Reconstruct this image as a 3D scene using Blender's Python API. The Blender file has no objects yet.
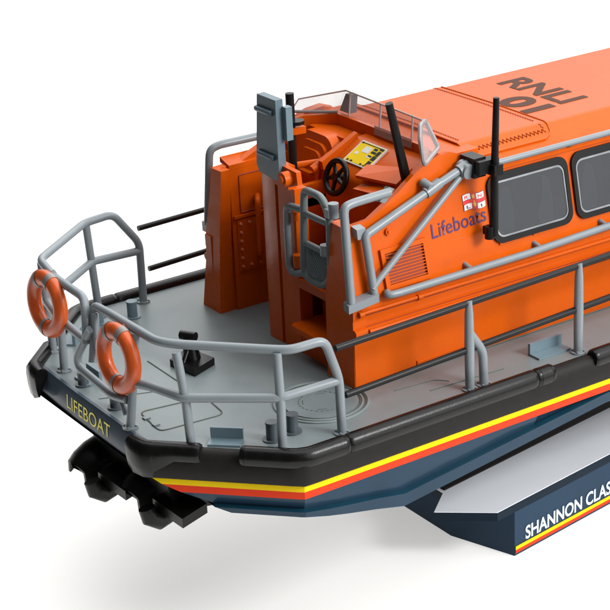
import bpy, bmesh, math, random
from mathutils import Vector, Matrix
random.seed(4)
PI = math.pi
scn = bpy.context.scene
COL = scn.collection

# ------------------------------------------------------------------ materials
def new_mat(name):
    m = bpy.data.materials.new(name); m.use_nodes = True
    return m, m.node_tree, m.node_tree.nodes['Principled BSDF']

def paint(name, col, rough=.35, var=.08, scale=6., bump=.0, coat=.0, metallic=0., spec=.5, grime=None, gscale=2.5, gamt=.0):
    m, nt, b = new_mat(name)
    tc = nt.nodes.new('ShaderNodeTexCoord')
    n = nt.nodes.new('ShaderNodeTexNoise'); n.inputs['Scale'].default_value = scale; n.inputs['Detail'].default_value = 5
    nt.links.new(tc.outputs['Object'], n.inputs['Vector'])
    r = nt.nodes.new('ShaderNodeValToRGB')
    lo = [c*(1-var) for c in col]; hi = [min(1, c*(1+var)) for c in col]
    r.color_ramp.elements[0].position = .3; r.color_ramp.elements[1].position = .7
    r.color_ramp.elements[0].color = (*lo, 1); r.color_ramp.elements[1].color = (*hi, 1)
    nt.links.new(n.outputs['Fac'], r.inputs['Fac'])
    out = r.outputs['Color']
    if grime:
        g = nt.nodes.new('ShaderNodeTexNoise'); g.inputs['Scale'].default_value = gscale; g.inputs['Detail'].default_value = 8
        g.inputs['Roughness'].default_value = .7
        nt.links.new(tc.outputs['Object'], g.inputs['Vector'])
        mr = nt.nodes.new('ShaderNodeMapRange'); mr.inputs['From Min'].default_value = .52; mr.inputs['From Max'].default_value = .75
        mr.inputs['To Max'].default_value = gamt
        nt.links.new(g.outputs['Fac'], mr.inputs['Value'])
        mx = nt.nodes.new('ShaderNodeMix'); mx.data_type = 'RGBA'
        nt.links.new(mr.outputs['Result'], mx.inputs[0]); nt.links.new(out, mx.inputs[6])
        mx.inputs[7].default_value = (*grime, 1)
        out = mx.outputs[2]
    nt.links.new(out, b.inputs['Base Color'])
    rr = nt.nodes.new('ShaderNodeMapRange')
    rr.inputs['To Min'].default_value = max(.03, rough-.07); rr.inputs['To Max'].default_value = rough+.07
    nt.links.new(n.outputs['Fac'], rr.inputs['Value']); nt.links.new(rr.outputs['Result'], b.inputs['Roughness'])
    b.inputs['Metallic'].default_value = metallic
    b.inputs['Specular IOR Level'].default_value = spec
    b.inputs['Coat Weight'].default_value = coat
    if bump:
        n2 = nt.nodes.new('ShaderNodeTexNoise'); n2.inputs['Scale'].default_value = 60; n2.inputs['Detail'].default_value = 3
        nt.links.new(tc.outputs['Object'], n2.inputs['Vector'])
        bp = nt.nodes.new('ShaderNodeBump'); bp.inputs['Strength'].default_value = bump; bp.inputs['Distance'].default_value = .01
        nt.links.new(n2.outputs['Fac'], bp.inputs['Height']); nt.links.new(bp.outputs['Normal'], b.inputs['Normal'])
    return m

ORANGE = paint('orange_paint', (.56, .085, .003), .27, .03, 4, .05, spec=.13, grime=(.26, .030, .004), gscale=3.2, gamt=.14)
ORANGE_IN = ORANGE
DECK = paint('deck_grey', (.148, .178, .184), .38, .06, 3.5, .10, grime=(.16, .17, .14), gscale=2.0, gamt=.5)
RAIL = paint('rail_grey', (.185, .210, .225), .32, .03, 5, .03, spec=.4)
RAILD = paint('gate_grey', (.125, .148, .152), .45, .08, 9, .06)
BLADE = paint('panel_blue_grey', (.095, .140, .168), .38, .05, 6, .05)
BLACK = paint('fender_black', (.0045, .0042, .004), .27, .15, 8, .12, spec=.24)
BAND = paint('fender_band_black', (.014, .0125, .0115), .5, .12, 8, .05, spec=.12)
WIRE = paint('rod_black', (.007, .0065, .0065), .36, .15, 8, .05, spec=.2)
JET = paint('waterjet_black', (.004, .004, .0036), .32, .2, 8, .08, spec=.2)
NAVY = paint('hull_navy', (.014, .036, .062), .22, .08, 3, .02, spec=.16)
NAVYD = paint('hull_crease_reflection', (.006, .034, .055), .30, .15, 3, .03, spec=.16)  # darker teal copy of the navy, paints the reflection in the crease
TRAN = paint('transom_navy_sheen', (.052, .072, .096), .25, .08, 3, .03, spec=.3)  # navy lightened, the floor's reflection is put into the colour
YEL = paint('stripe_yellow', (.78, .54, .002), .4, .03, spec=.1)
RED = paint('stripe_red', (.62, .040, .010), .4, .03, spec=.1)
PURP = paint('lettering_purple', (.045, .012, .10), .4, .05)
LETY = paint('lettering_yellow', (.85, .75, .03), .4, .05)
LETW = paint('lettering_white', (.56, .63, .66), .4, .03)
NUM = paint('numeral_brown', (.075, .032, .020), .6, .1, spec=.1)
STITCH = paint('stitch_brown', (.25, .03, .008), .5, .1)
LINE = paint('panel_line', (.075, .085, .07), .6, .2)
WHITE = paint('white_paint', (.64, .62, .60), .4, .03)
FLAGR = paint('flag_red', (.65, .02, .02), .4, .05)
GOLD = paint('flag_gold', (.85, .42, .02), .4, .05)
CHROME = paint('window_rim', (.20, .21, .22), .16, .25, 4, metallic=.8)
PLEX = paint('screen_moulding', (.22, .20, .20), .25, .1)
SEAT = paint('seat_grey', (.26, .33, .38), .5, .10, 2.5)
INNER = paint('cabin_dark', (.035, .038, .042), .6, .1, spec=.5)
BUOY = paint('lifebuoy_orange', (.54, .085, .014), .30, .12, 7, .1, grime=(.35, .05, .02), gscale=6, gamt=.5)
TAPE = paint('buoy_tape', (.20, .18, .17), .35, .1)
SLAB = paint('stand_painted_sheen', (.80, .83, .88), .30, .02, 2)  # pale colour stands for the white studio mirrored in a black base
STANDN = paint('stand_navy', (.016, .038, .070), .35, .06, 2, spec=.12)
STRIP = paint('stand_dark_strip', (.004, .012, .022), .3, .05, spec=.1)
BRACK = paint('fairlead_blue_grey', (.13, .19, .22), .35, .06)
STUD = paint('bollard_grey', (.06, .075, .085), .35, .1)
FLOORM = paint('table_white_glow', (.66, .655, .64), .6, .005, .4, spec=.2)      # white table top; glow added to lift the shadows on it
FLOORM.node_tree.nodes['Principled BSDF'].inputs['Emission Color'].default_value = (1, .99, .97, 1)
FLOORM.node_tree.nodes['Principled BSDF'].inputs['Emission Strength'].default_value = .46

def glass(name, col, rough, alpha_mix):
    m, nt, b = new_mat(name)
    out = nt.nodes['Material Output']
    b.inputs['Base Color'].default_value = (*col, 1); b.inputs['Roughness'].default_value = rough
    b.inputs['Specular IOR Level'].default_value = .6
    t = nt.nodes.new('ShaderNodeBsdfTransparent'); t.inputs['Color'].default_value = (.93, .92, .92, 1)
    n = nt.nodes.new('ShaderNodeTexNoise'); n.inputs['Scale'].default_value = 2
    mr = nt.nodes.new('ShaderNodeMapRange'); mr.inputs['To Min'].default_value = alpha_mix-.05; mr.inputs['To Max'].default_value = alpha_mix+.05
    nt.links.new(n.outputs['Fac'], mr.inputs['Value'])
    mx = nt.nodes.new('ShaderNodeMixShader')
    nt.links.new(mr.outputs['Result'], mx.inputs[0]); nt.links.new(t.outputs[0], mx.inputs[1]); nt.links.new(b.outputs[0], mx.inputs[2])
    nt.links.new(mx.outputs[0], out.inputs['Surface'])
    return m
CLEAR = glass('clear_screen', (.55, .50, .50), .10, .24)
CLEARL = glass('clear_screen_lip', (.38, .32, .31), .2, .62)
TINT = glass('window_pane', (.04, .044, .05), .12, .62)
TINT.node_tree.nodes['Principled BSDF'].inputs['Specular IOR Level'].default_value = .45

# ------------------------------------------------------------------ geometry helpers
def finish(bm, name, mat, parent=None, smooth=38, bevel=0., bseg=2, label=None):
    if bevel:
        es = [e for e in bm.edges if len(e.link_faces) == 2 and e.calc_face_angle(0) > math.radians(30)]
        bmesh.ops.bevel(bm, geom=es, offset=bevel, segments=bseg, profile=.7, affect='EDGES', clamp_overlap=True)
    bmesh.ops.recalc_face_normals(bm, faces=bm.faces)
    for f in bm.faces: f.smooth = True
    for e in bm.edges:
        if len(e.link_faces) == 2 and e.calc_face_angle(0) > math.radians(smooth): e.smooth = False
    me = bpy.data.meshes.new(name); bm.to_mesh(me); bm.free()
    mats = mat if isinstance(mat, (list, tuple)) else [mat]
    for m in mats: me.materials.append(m)
    o = bpy.data.objects.new(name, me); COL.objects.link(o)
    if parent is not None:
        o.parent = parent
        if parent.type == 'EMPTY' : o.matrix_parent_inverse = Matrix.Translation(-parent.location)
    if label: o['label'] = label
    return o

def box(bm, a, b, mi=0):
    x0, y0, z0 = a; x1, y1, z1 = b
    v = [bm.verts.new(p) for p in [(x0,y0,z0),(x1,y0,z0),(x1,y1,z0),(x0,y1,z0),(x0,y0,z1),(x1,y0,z1),(x1,y1,z1),(x0,y1,z1)]]
    for q in [(0,3,2,1),(4,5,6,7),(0,1,5,4),(1,2,6,5),(2,3,7,6),(3,0,4,7)]:
        f = bm.faces.new([v[i] for i in q]); f.material_index = mi
    return v

def hexa(bm, lo, hi):
    """two quads (lists of 4 points) joined into a solid"""
    a = [bm.verts.new(p) for p in lo]; b = [bm.verts.new(p) for p in hi]
    bm.faces.new(a[::-1]); bm.faces.new(b)
    n = len(a)
    for i in range(n): bm.faces.new([a[i], a[(i+1) % n], b[(i+1) % n], b[i]])

def prism(bm, pts, vec):
    hexa(bm, pts, [Vector(p)+Vector(vec) for p in pts])

def fillet(pts, r, closed=False, n=5):
    pts = [Vector(p) for p in pts]; out = []; N = len(pts)
    for i, p in enumerate(pts):
        if not closed and i in (0, N-1): out.append(p); continue
        a, b = pts[i-1]-p, pts[(i+1) % N]-p
        ra = min(r, a.length*.48); rb = min(r, b.length*.48)
        s, e = p+a.normalized()*ra, p+b.normalized()*rb
        for k in range(n+1):
            t = k/n; out.append(s*(1-t)**2+p*2*t*(1-t)+e*t*t)
    return out

def tube(bm, pts, r, bend=.0, seg=14, closed=False, mi=0):
    P = fillet(pts, bend, closed) if bend else [Vector(p) for p in pts]
    N = len(P); rings = []
    t0 = (P[1]-P[0]).normalized()
    up = Vector((0, 0, 1)) if abs(t0.z) < .9 else Vector((1, 0, 0))
    nrm = (up - t0*up.dot(t0)).normalized()
    for i in range(N):
        if closed: t = (P[(i+1) % N]-P[i-1]).normalized()
        elif i == 0: t = t0
        elif i == N-1: t = (P[-1]-P[-2]).normalized()
        else: t = ((P[i+1]-P[i]).normalized()+(P[i]-P[i-1]).normalized()).normalized()
        nrm = (nrm - t*nrm.dot(t)).normalized(); bn = t.cross(nrm)
        rad = r[i] if isinstance(r, (list, tuple)) else r
        rings.append([bm.verts.new(P[i]+(nrm*math.cos(2*PI*k/seg)+bn*math.sin(2*PI*k/seg))*rad) for k in range(seg)])
    for i in range(N if closed else N-1):
        a, b = rings[i], rings[(i+1) % N]
        for k in range(seg):
            f = bm.faces.new([a[k], a[(k+1) % seg], b[(k+1) % seg], b[k]]); f.material_index = mi
    if not closed:
        f = bm.faces.new(rings[0][::-1]); f.material_index = mi
        f = bm.faces.new(rings[-1]); f.material_index = mi

def cyl(bm, a, b, r, seg=18, r2=None, mi=0):
    tube(bm, [a, b], [r, r2 if r2 is not None else r], seg=seg, mi=mi)

def flange(bm, x, y, z=0., r=.085):
    """deck plate of a rail post, with four bolt heads"""
    cyl(bm, (x, y, z+.001), (x, y, z+.018), r, 22)
    for k in range(4):
        a = PI/4+k*PI/2
        cyl(bm, (x+.066*math.cos(a), y+.066*math.sin(a), z+.017), (x+.066*math.cos(a), y+.066*math.sin(a), z+.035), .013, 8)

def text_obj(s, name, mat, parent, fn, size=1., sx=1., bold=.0, shear=0., thick=.0, label=None, space=1.):
    """lettering: flat glyphs mapped by fn(u, v) -> point on the surface they are printed on (u along, v up, cap height 1)"""
    cu = bpy.data.curves.new(name, 'FONT'); cu.body = s; cu.size = 1.; cu.offset = bold; cu.resolution_u = 4; cu.space_character = space
    tmp = bpy.data.objects.new('tmp_text', cu); COL.objects.link(tmp)
    dg = bpy.context.evaluated_depsgraph_get()
    me = bpy.data.meshes.new_from_object(tmp.evaluated_get(dg))
    bpy.data.objects.remove(tmp); bpy.data.curves.remove(cu)
    xs = [v.co.x for v in me.vertices]; x0, x1 = min(xs), max(xs)
    cap = .73
    for v in me.vertices:
        u, w = (v.co.x-x0)/(x1-x0), v.co.y/cap
        v.co = fn(u, w)
    me.materials.clear(); me.materials.append(mat)
    o = bpy.data.objects.new(name, me); COL.objects.link(o)
    o.parent = parent
    if parent.type == 'EMPTY': o.matrix_parent_inverse = Matrix.Translation(-parent.location)
    if label: o['label'] = label
    return o

def top(name, label, cat, loc, group=None):
    o = bpy.data.objects.new(name, None); COL.objects.link(o); o.location = loc
    o['label'] = label; o['category'] = cat
    if group: o['group'] = group
    o.empty_display_size = .2
    return o

W2 = 4.76                                   # beam at deck level; the centreline is y = 2.38
def mir(p): return (p[0], W2-p[1], p[2])
def WALL(x, z, off=0.):                     # leaning starboard side of the cabin, off = distance outboard
    return Vector((x, .68+.2*z-off*.981, z+off*.196))

# ------------------------------------------------------------------ the surface it stands on
bm = bmesh.new()
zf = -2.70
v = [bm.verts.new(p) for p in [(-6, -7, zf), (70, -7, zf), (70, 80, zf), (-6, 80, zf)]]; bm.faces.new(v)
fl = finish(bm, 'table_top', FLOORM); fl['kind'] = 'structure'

# ------------------------------------------------------------------ display stand
stand = top('display_stand', 'navy display stand with a pale reflection painted on top, lettered along its edge, under the lifeboat hull', 'display stand', (4.5, 1.8, zf))
ny = lambda x: .7+.147*(x-3.27)
outline = [(2.49, 1.13), (3.05, ny(3.05)), (9.5, ny(9.5)), (9.5, 3.9), (2.85, 3.4), (2.85, 1.43)]
body = [(3.05, 1.55), (3.34, ny(3.34)), (9.5, ny(9.5)), (9.5, 3.85), (3.05, 3.3)]
def offs(d):
    o = [(2.49-d*.6, 1.13-d*.3), (3.05-d*.5, ny(3.05)-d), (9.5, ny(9.5)-d), (9.5, 3.9), (2.85-d, 3.4), (2.85-d*.9, 1.43)]
    return o
bm = bmesh.new(); prism(bm, [(x, y, -2.008) for x, y in outline], (0, 0, .008)); finish(bm, 'reflection_plate', SLAB, stand)  # pale plate cut to the outline of the painted reflection
bm = bmesh.new(); prism(bm, [(x, y, -2.115) for x, y in offs(.004)], (0, 0, .106)); finish(bm, 'dark_strip', STRIP, stand)
bm = bmesh.new(); prism(bm, [(x, y, zf+.002) for x, y in body], (0, 0, -2.1155-zf-.002)); finish(bm, 'plinth', STANDN, stand)
def front(x, z, off=.006): return Vector((x+.145*off, ny(x)-.989*off, z))
for nm, z0, z1, m in (('yellow_stripe', -2.62, -2.575, YEL), ('red_stripe', -2.665, -2.62, RED)):
    bm = bmesh.new()
    a = [front(3.35, z0), front(9.49, z0), front(9.49, z1), front(3.35, z1)]
    prism(bm, a, (.0006, -.004, 0)); finish(bm, nm, m, stand)
text_obj('SHANNON CLASS', 'lettering', LETW, stand, lambda u, w: front(3.52+u*1.64, -2.545+w*.175, .007), bold=.025)
bm = bmesh.new(); prism(bm, [(2.90, 1.46, -1.998), (9.3, 2.42, -1.998), (9.3, 3.6, -1.998), (2.90, 3.3, -1.998)], (0, 0, .02)); finish(bm, 'hull_shade_strip', BAND, stand)  # dark sheet painting in the shade on the base under the hull

# ------------------------------------------------------------------ the lifeboat
boat = top('lifeboat', 'orange and navy model lifeboat with grey deck, black fender and open stern cockpit', 'lifeboat', (3., 2.38, -1.9))

# plan outline, starboard half: quarter, side, bow
def plan_side(x):                            # y of deck edge forward of the corner
    if x < 6.5: return 0.
    t = (x-6.5)/6.0
    return 2.38*t**2.2
side_x = [0., .25, .5, .85, 1.2, 2., 3., 4., 5., 6.5, 7.5, 8.5, 9.5, 10.5, 11.5, 12.2, 12.5]
def stripe_rows(x):
    crease = min(-.79+.1155*(x-1.26), -.475) if x < 5 else -.475
    edge = min(-.96+.125*(x-1.26), -.58)
    if x < 1.2:
        crease = -.60-.18*(x/1.2)**.8; edge = -.68-.27*(x/1.2)**.8
    rise = 0 if x < 6.5 else .10*(x-6.5)
    return [(-.0, .02), (-.30, .095), (-.385, .095), (-.465, .095), (crease, .035), (crease-.012, .10), (edge, .075)], rise

hull_rows = []                               # list of stations; each a list of 3D points, starboard
def t_end(z): return max(0., min(1., 1-1.52*(-.33-z)))
qd = Vector((-1.1, 1.14, 0)); qn = Vector((-.72, -.69, 0))
rows0, _ = stripe_rows(0)
for s in (1., .75, .5, .25, .02):
    st = []
    for z, o in rows0:
        t = min(s*t_end(z), 1.) if z < -.33 else s
        st.append(qd*t + qn*o + Vector((0, 0, z)))
    hull_rows.append(st)
for x in side_x:
    rows, rise = stripe_rows(x)
    nx = 0. if x < 6.5 else .35
    if x == 0: nrm = Vector((-.38, -.95, 0))
    else: nrm = Vector((0, -1, 0)) if x < 6.5 else Vector((.35, -.94, 0))
    hull_rows.append([Vector((x, plan_side(x), 0)) + nrm*o + Vector((0, 0, z+(rise*0))) for z, o in rows])
def strip(bm, r0, r1, mi, flip=False):
    for sgn in (0, 1):
        vv = []
        for st in hull_rows:
            a, b = st[r0], st[r1]
            if sgn: a, b = Vector(mir(a)), Vector(mir(b))
            vv.append((bm.verts.new(a), bm.verts.new(b)))
        for i in range(len(vv)-1):
            f = bm.faces.new([vv[i][0], vv[i+1][0], vv[i+1][1], vv[i][1]]); f.material_index = mi
bm = bmesh.new()
for (r0, r1, mi) in ((0, 1, 0), (1, 2, 1), (2, 3, 2), (3, 4, 0), (4, 5, 3), (5, 6, 0)): strip(bm, r0, r1, mi)
# bottom: edge to keel
for sgn in (0, 1):
    vv = []
    for i, st in enumerate(hull_rows):
        p = st[6]; k = Vector((max(p.x+.9, .3) if i < 6 else p.x, 2.38, (-1.0-.75*min(1, max(0, p.x)/2.5)) if p.x < 8 else -1.75+(p.x-8)*.25)); mid = p.lerp(k, .5)+Vector((0, 0, -.12))
        if sgn: p, mid, k = Vector(mir(p)), Vector(mir(mid)), Vector(mir(k))
        vv.append([bm.verts.new(q) for q in (p, mid, k)])
    for i in range(len(vv)-1):
        for j in (0, 1):
            f = bm.faces.new([vv[i][j], vv[i+1][j], vv[i+1][j+1], vv[i][j+1]]); f.material_index = 4
# raked black underside of the stern between the two quarters
first = [hull_rows[0][k] for k in range(1, 7)]
vv = [(bm.verts.new(p), bm.verts.new(Vector((p.x+(.15 if p.z < -.4 else 0), 2.38, p.z-(.1 if p.z < -.4 else 0)))), bm.verts.new(mir(p))) for p in first]
for i in range(len(vv)-1):
    for j in (0, 1):
        f = bm.faces.new([vv[i][j], vv[i+1][j], vv[i+1][j+1], vv[i][j+1]]); f.material_index = 4
vk = (bm.verts.new(vv[-1][0].co), bm.verts.new((.3, 2.38, -1.0)), bm.verts.new(vv[-1][2].co), bm.verts.new(vv[-1][1].co))
f = bm.faces.new([vk[0], vk[1], vk[3]]); f.material_index = 4
f = bm.faces.new([vk[1], vk[2], vk[3]]); f.material_index = 4
bmesh.ops.remove_doubles(bm, verts=bm.verts, dist=.0008)
hull = finish(bm, 'hull', [NAVY, YEL, RED, NAVYD, BAND], boat, smooth=20)

# transom band with its lettering
tp = [(-1.0, 3.62), (-1.09, 3.0), (-1.12, 2.38), (-1.12, 1.8), (-1.11, 1.14), (-1.05, 1.05)]
tp = [(-1.09, 3.66), (-1.105, 3.2), (-1.115, 2.7), (-1.115, 2.2), (-1.115, 1.7), (-1.10, 1.14)]
bm = bmesh.new()
fa = [(x, y, -.004) for x, y in tp]; n = len(tp)
rowsT = [(.05, .0, .003), (.012, 0, .006), (-.012, 0, -.03), (-.03, 0, -.30), (.03, .0, -.345), (.25, 0, -.345)]
vv = [[bm.verts.new((x+dx, y, z)) for x, y in tp] for dx, _, z in rowsT]
for i in range(len(rowsT)-1):
    for j in range(n-1): bm.faces.new([vv[i][j], vv[i][j+1], vv[i+1][j+1], vv[i+1][j]])
trans = finish(bm, 'transom', TRAN, boat, smooth=30)
def tmap(u, w):
    y = 2.93-u*1.0; z = -.225+w*.165
    # x of the band at this y
    xs = None
    for (x0, y0), (x1, y1) in zip(tp, tp[1:]):
        if y0 >= y >= y1: xs = x0+(x1-x0)*(y0-y)/(y0-y1)
    return Vector((xs-.012-.018*(-.03-z)/.27-.006, y, z))
text_obj('LIFEBOAT', 'transom_lettering', LETY, trans, tmap, bold=.0)

# deck: one sheet
bm = bmesh.new()
oy = [(-1.085, 2.38), (-1.085, 1.7), (-1.075, 1.14), (0, .0)]+[(x, plan_side(x)) for x in side_x[1:]]
ring = [(x, y) for x, y in oy]+[(x, W2-y) for x, y in oy[::-1][:-1]]
seen = []
for p in ring:
    if not seen or (Vector(p)-Vector(seen[-1])).length > .001: seen.append(p)
lo = [(x, y, -.06) for x, y in seen]; hi = [(x, y, 0.) for x, y in seen]
hexa(bm, lo, hi)
deck = finish(bm, 'deck', DECK, boat)

# panel lines and hatches on the deck
def outline_tube(pts, r, name, mat, parent, bend=.08, z=.002, closed=True, label=None):
    bm = bmesh.new(); tube(bm, [(x, y, z) for x, y in pts], r, bend=bend, seg=6, closed=closed); return finish(bm, name, mat, parent, label=label)
outline_tube([(-.80, 1.88), (-.86, 1.34), (-.12, 1.27), (-.06, 1.76)], .009, 'deck_hatch', LINE, deck, .09)
outline_tube([(-.08, 2.98), (-.09, 2.1)], .008, 'panel_line', LINE, deck, 0, closed=False)
outline_tube([(-.98, 2.45), (-.35, 2.2), (-.30, 1.9)], .006, 'panel_line', LINE, deck, .05, closed=False)
outline_tube([(1.9, .36), (2.85, .30)], .008, 'panel_line', LINE, deck, 0, closed=False)
outline_tube([(1.6, .6), (2.1, .55), (2.2, .42)], .006, 'panel_line', LINE, deck, .05, closed=False)
bm = bmesh.new()
cx, cy = .83, .86
def circ(r, n=44): return [(cx+r*math.cos(2*PI*k/n), cy+r*math.sin(2*PI*k/n), .004) for k in range(n)]
tube(bm, circ(.50), .016, seg=8, closed=True); tube(bm, circ(.44), .012, seg=8, closed=True)
cyl(bm, (cx, cy, .0005), (cx, cy, .013), .40, 44)
round_hatch = finish(bm, 'round_hatch', DECK, deck)
bm = bmesh.new()
for k in range(26):
    if k % 1 == 0:
        a = 2*PI*k/26; b = a+.12
        tube(bm, [(cx+.24*math.cos(a), cy+.24*math.sin(a), .0135), (cx+.24*math.cos(b), cy+.24*math.sin(b), .0135)], .006, seg=5)
for rr_ in (.475, .415):
    tube(bm, [(x, y, .006) for x, y, z in circ(rr_)], .007, seg=5, closed=True)
for k in range(4):
    a = PI/4+PI/2*k
    tube(bm, [(cx+.2*math.cos(a), cy+.2*math.sin(a), .0135), (cx+.2*math.cos(a+.5), cy+.2*math.sin(a+.5), .0135)], .005, seg=5)
finish(bm, 'hatch_seam', LINE, round_hatch)

# ------------------------------------------------------------------ fender: flat band plus pieces of rolled rubber
def path_at():                                # starboard path with outward normals
    pts = []
    for t in (1.0, .9, .8, .7, .6, .5, .4, .3, .2, .12, .05): pts.append((qd*t, qn.copy()))
    pts.append((Vector((.0, 0, 0)), Vector((-.38, -.95, 0))))
    for x in (.05, .15, .3, .5, .8, 1.2, 1.6, 2., 2.5, 2.98, 3.25, 3.6, 3.8, 4.5, 5.5, 6.5, 7.5, 8.5, 9.5, 10.5, 11.5, 12.2, 12.5):
        pts.append((Vector((x, plan_side(x), 0)), Vector((0, -1, 0)) if x < 6.5 else Vector((.35, -.94, 0))))
    return pts
path = path_at()
bm = bmesh.new()
prof = [(-.02, .005), (.05, .012), (.10, -.02), (.13, -.09), (.135, -.20), (.132, -.292), (.12, -.308), (.09, -.312)]
for sgn in (0, 1):
    vv = []
    for p, nn in path:
        r = [p+nn*o+Vector((0, 0, z)) for o, z in prof]
        if sgn: r = [Vector(mir(q)) for q in r]
        vv.append([bm.verts.new(q) for q in r])
    for i in range(len(vv)-1):
        for j in range(len(prof)-1): bm.faces.new([vv[i][j], vv[i+1][j], vv[i+1][j+1], vv[i][j+1]])
    bm.faces.new(vv[0])
band = finish(bm, 'fender_band', BAND, boat, smooth=50)

def lerp_path(s0, s1, n=14):
    """sub-path between two abscissae; s<0 measures along the quarter, s>=0 is x along the side"""
    out = []
    ss = [s0+(s1-s0)*k/n for k in range(n+1)]
    ss = [ss[0], ss[0]+.02, ss[0]+.05]+ss[1:-1]+[ss[-1]-.05, ss[-1]-.02, ss[-1]]
    for s in ss:
        if s < -.06: p, nn = qd*(-s/1.584), qn.copy()
        elif s < .06:
            t = (s+.06)/.12
            p = (qd*(.06/1.584)*(1-t)+Vector((.06, 0, 0))*t); nn = (qn*(1-t)+Vector((0, -1, 0))*t).normalized()
        else: p, nn = Vector((s, plan_side(s), 0)), Vector((0, -1, 0)) if s < 6.5 else Vector((.35, -.94, 0))
        out.append((p, nn))
    return out
rollp = [(-.015, -.03), (-.02, .02), (.0, .058), (.04, .082), (.085, .086), (.125, .068), (.155, .03), (.165, -.02), (.158, -.065), (.14, -.098), (.12, -.10)]
def roll(s0, s1, side, cap0=True, cap1=True, n=14, wrap=False, label=None):
    bm = bmesh.new()
    pp = lerp_path(s0, s1, n); vv = []
    if wrap:                                   # round the end of the quarter onto the transom
        e = Vector((-1.1, 1.14, 0))
        pre = [(e+Vector((-.02, .20, 0)), Vector((-1, 0.05, 0))), (e+Vector((-.02, .10, 0)), Vector((-1, 0, 0))), (e, Vector((-.88, -.40, 0)).normalized())]
        pp = pre+pp[1:]
    N = len(pp)
    for i, (p, nn) in enumerate(pp):
        d = min(i, N-1-i)
        sc = 1.
        if d == 0: sc = .88
        elif d == 1: sc = .975
        ring_ = []
        for o, z in rollp:
            zz = z
            ring_.append(p+nn*(.07+(o-.07)*sc)+Vector((0, 0, -.02+(zz+.02)*sc)))
        if wrap:                                # deeper rubber block at the corner
            if i < 12:
                dz = [0, 0, 0, 0, 0, 0, 0, -.03, -.12, -.20, -.21]
                fd = .8 if i == 0 else 1. if i < 4 else max(0., 1-(i-3)/6)
                ring_ = [q+Vector((0, 0, d_*fd)) for q, d_ in zip(ring_, dz)]
        if side: ring_ = [Vector(mir(q)) for q in ring_]
        vv.append([bm.verts.new(q) for q in ring_])
    for i in range(N-1):
        for j in range(len(rollp)): bm.faces.new([vv[i][j], vv[i+1][j], vv[i+1][(j+1) % len(rollp)], vv[i][(j+1) % len(rollp)]])
    bm.faces.new(vv[0]); bm.faces.new(vv[-1][::-1])
    return finish(bm, 'fender_roll', BLACK, boat, smooth=50, label=label)
for sd in (0, 1):
    roll(-1.56, -1.02, sd, wrap=True, n=10)
    roll(-.60, .510, sd, n=26)
    roll(.515, 2.975, sd, n=10)
    roll(2.98, 3.22, sd, n=6)
    roll(3.80, 6.0, sd, n=10)
    roll(6.02, 12.3, sd, n=24)

# ------------------------------------------------------------------ waterjets
def waterjet(cy, dx=0., dz=0., label=None):
    bm = bmesh.new()
    # hood: swept shell, open to the stern
    secs = [(-.35, .34, .22, -.80), (-.75, .31, .21, -.82), (-1.0, .28, .18, -.86), (-1.14, .25, .14, -.90), (-1.22, .22, .09, -.93)]
    secs = [(x+dx, w_, h_, z_+dz) for x, w_, h_, z_ in secs]
    vv = []
    for x, w, h, zc in secs:
        r = []
        for k in range(17):
            a = PI*k/16
            r.append(bm.verts.new((x+.05*abs(math.cos(a)), cy+w*math.cos(a), zc+h*math.sin(a)**.8-.10*(abs(math.cos(a)) > .95))))
        for k in range(16, -1, -1):
            a = PI*k/16
            r.append(bm.verts.new((x+.05*abs(math.cos(a)), cy+(w-.045)*math.cos(a), zc+(h-.045)*math.sin(a)**.8-.10*(abs(math.cos(a)) > .95))))
        vv.append(r)
    L = len(vv[0])
    for i in range(len(vv)-1):
        for j in range(L): bm.faces.new([vv[i][j], vv[i+1][j], vv[i+1][(j+1) % L], vv[i][(j+1) % L]])
    bm.faces.new(vv[0]); bm.faces.new(vv[-1][::-1])
    hood = finish(bm, 'waterjet', JET, boat, smooth=40, label=label)
    bm = bmesh.new()
    tube(bm, [(-1.22+dx, cy-.46, -.86+dz), (-1.20+dx, cy-.48, -.97+dz), (-1.10+dx, cy-.48, -1.03+dz), (-.7+dx, cy-.40, -.98+dz)], [.09, .10, .11, .10], seg=16)
    finish(bm, 'deflector', JET, hood)
    bm = bmesh.new()
    prism(bm, [(-1.12+dx, cy-.42, -.80+dz), (-.8+dx, cy-.42, -.72+dz), (-.8+dx, cy-1.0, -.72+dz), (-1.10+dx, cy-1.0, -.80+dz)], (0, 0, -.11))
    finish(bm, 'steering_arm', JET, hood, bevel=.012)
waterjet(2.78); waterjet(1.78, .12, .06)
bm = bmesh.new(); prism(bm, [(-.98, 1.12, -.352), (-.86, 1.12, -.84), (-.2, 1.12, -.95), (.4, 1.12, -.98), (.4, 1.12, -.352)], (0, 1.68, 0)); finish(bm, 'stern_dark_fill', JET, boat, bevel=.03)  # black block added to keep the gap under the stern dark

# ------------------------------------------------------------------ stern rails
R = .048
def rail(name, pts, parent, mat=RAIL, r=R, bend=.09, label=None):
    bm = bmesh.new(); tube(bm, pts, r, bend=bend); return finish(bm, name, mat, parent, label=label)
def post(pts, parent, fl=True, bend=.0, name='post'):
    bm = bmesh.new(); tube(bm, pts, R*.98, bend=bend)
    if fl: flange(bm, pts[-1][0], pts[-1][1])
    return finish(bm, name, RAIL, parent)
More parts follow.
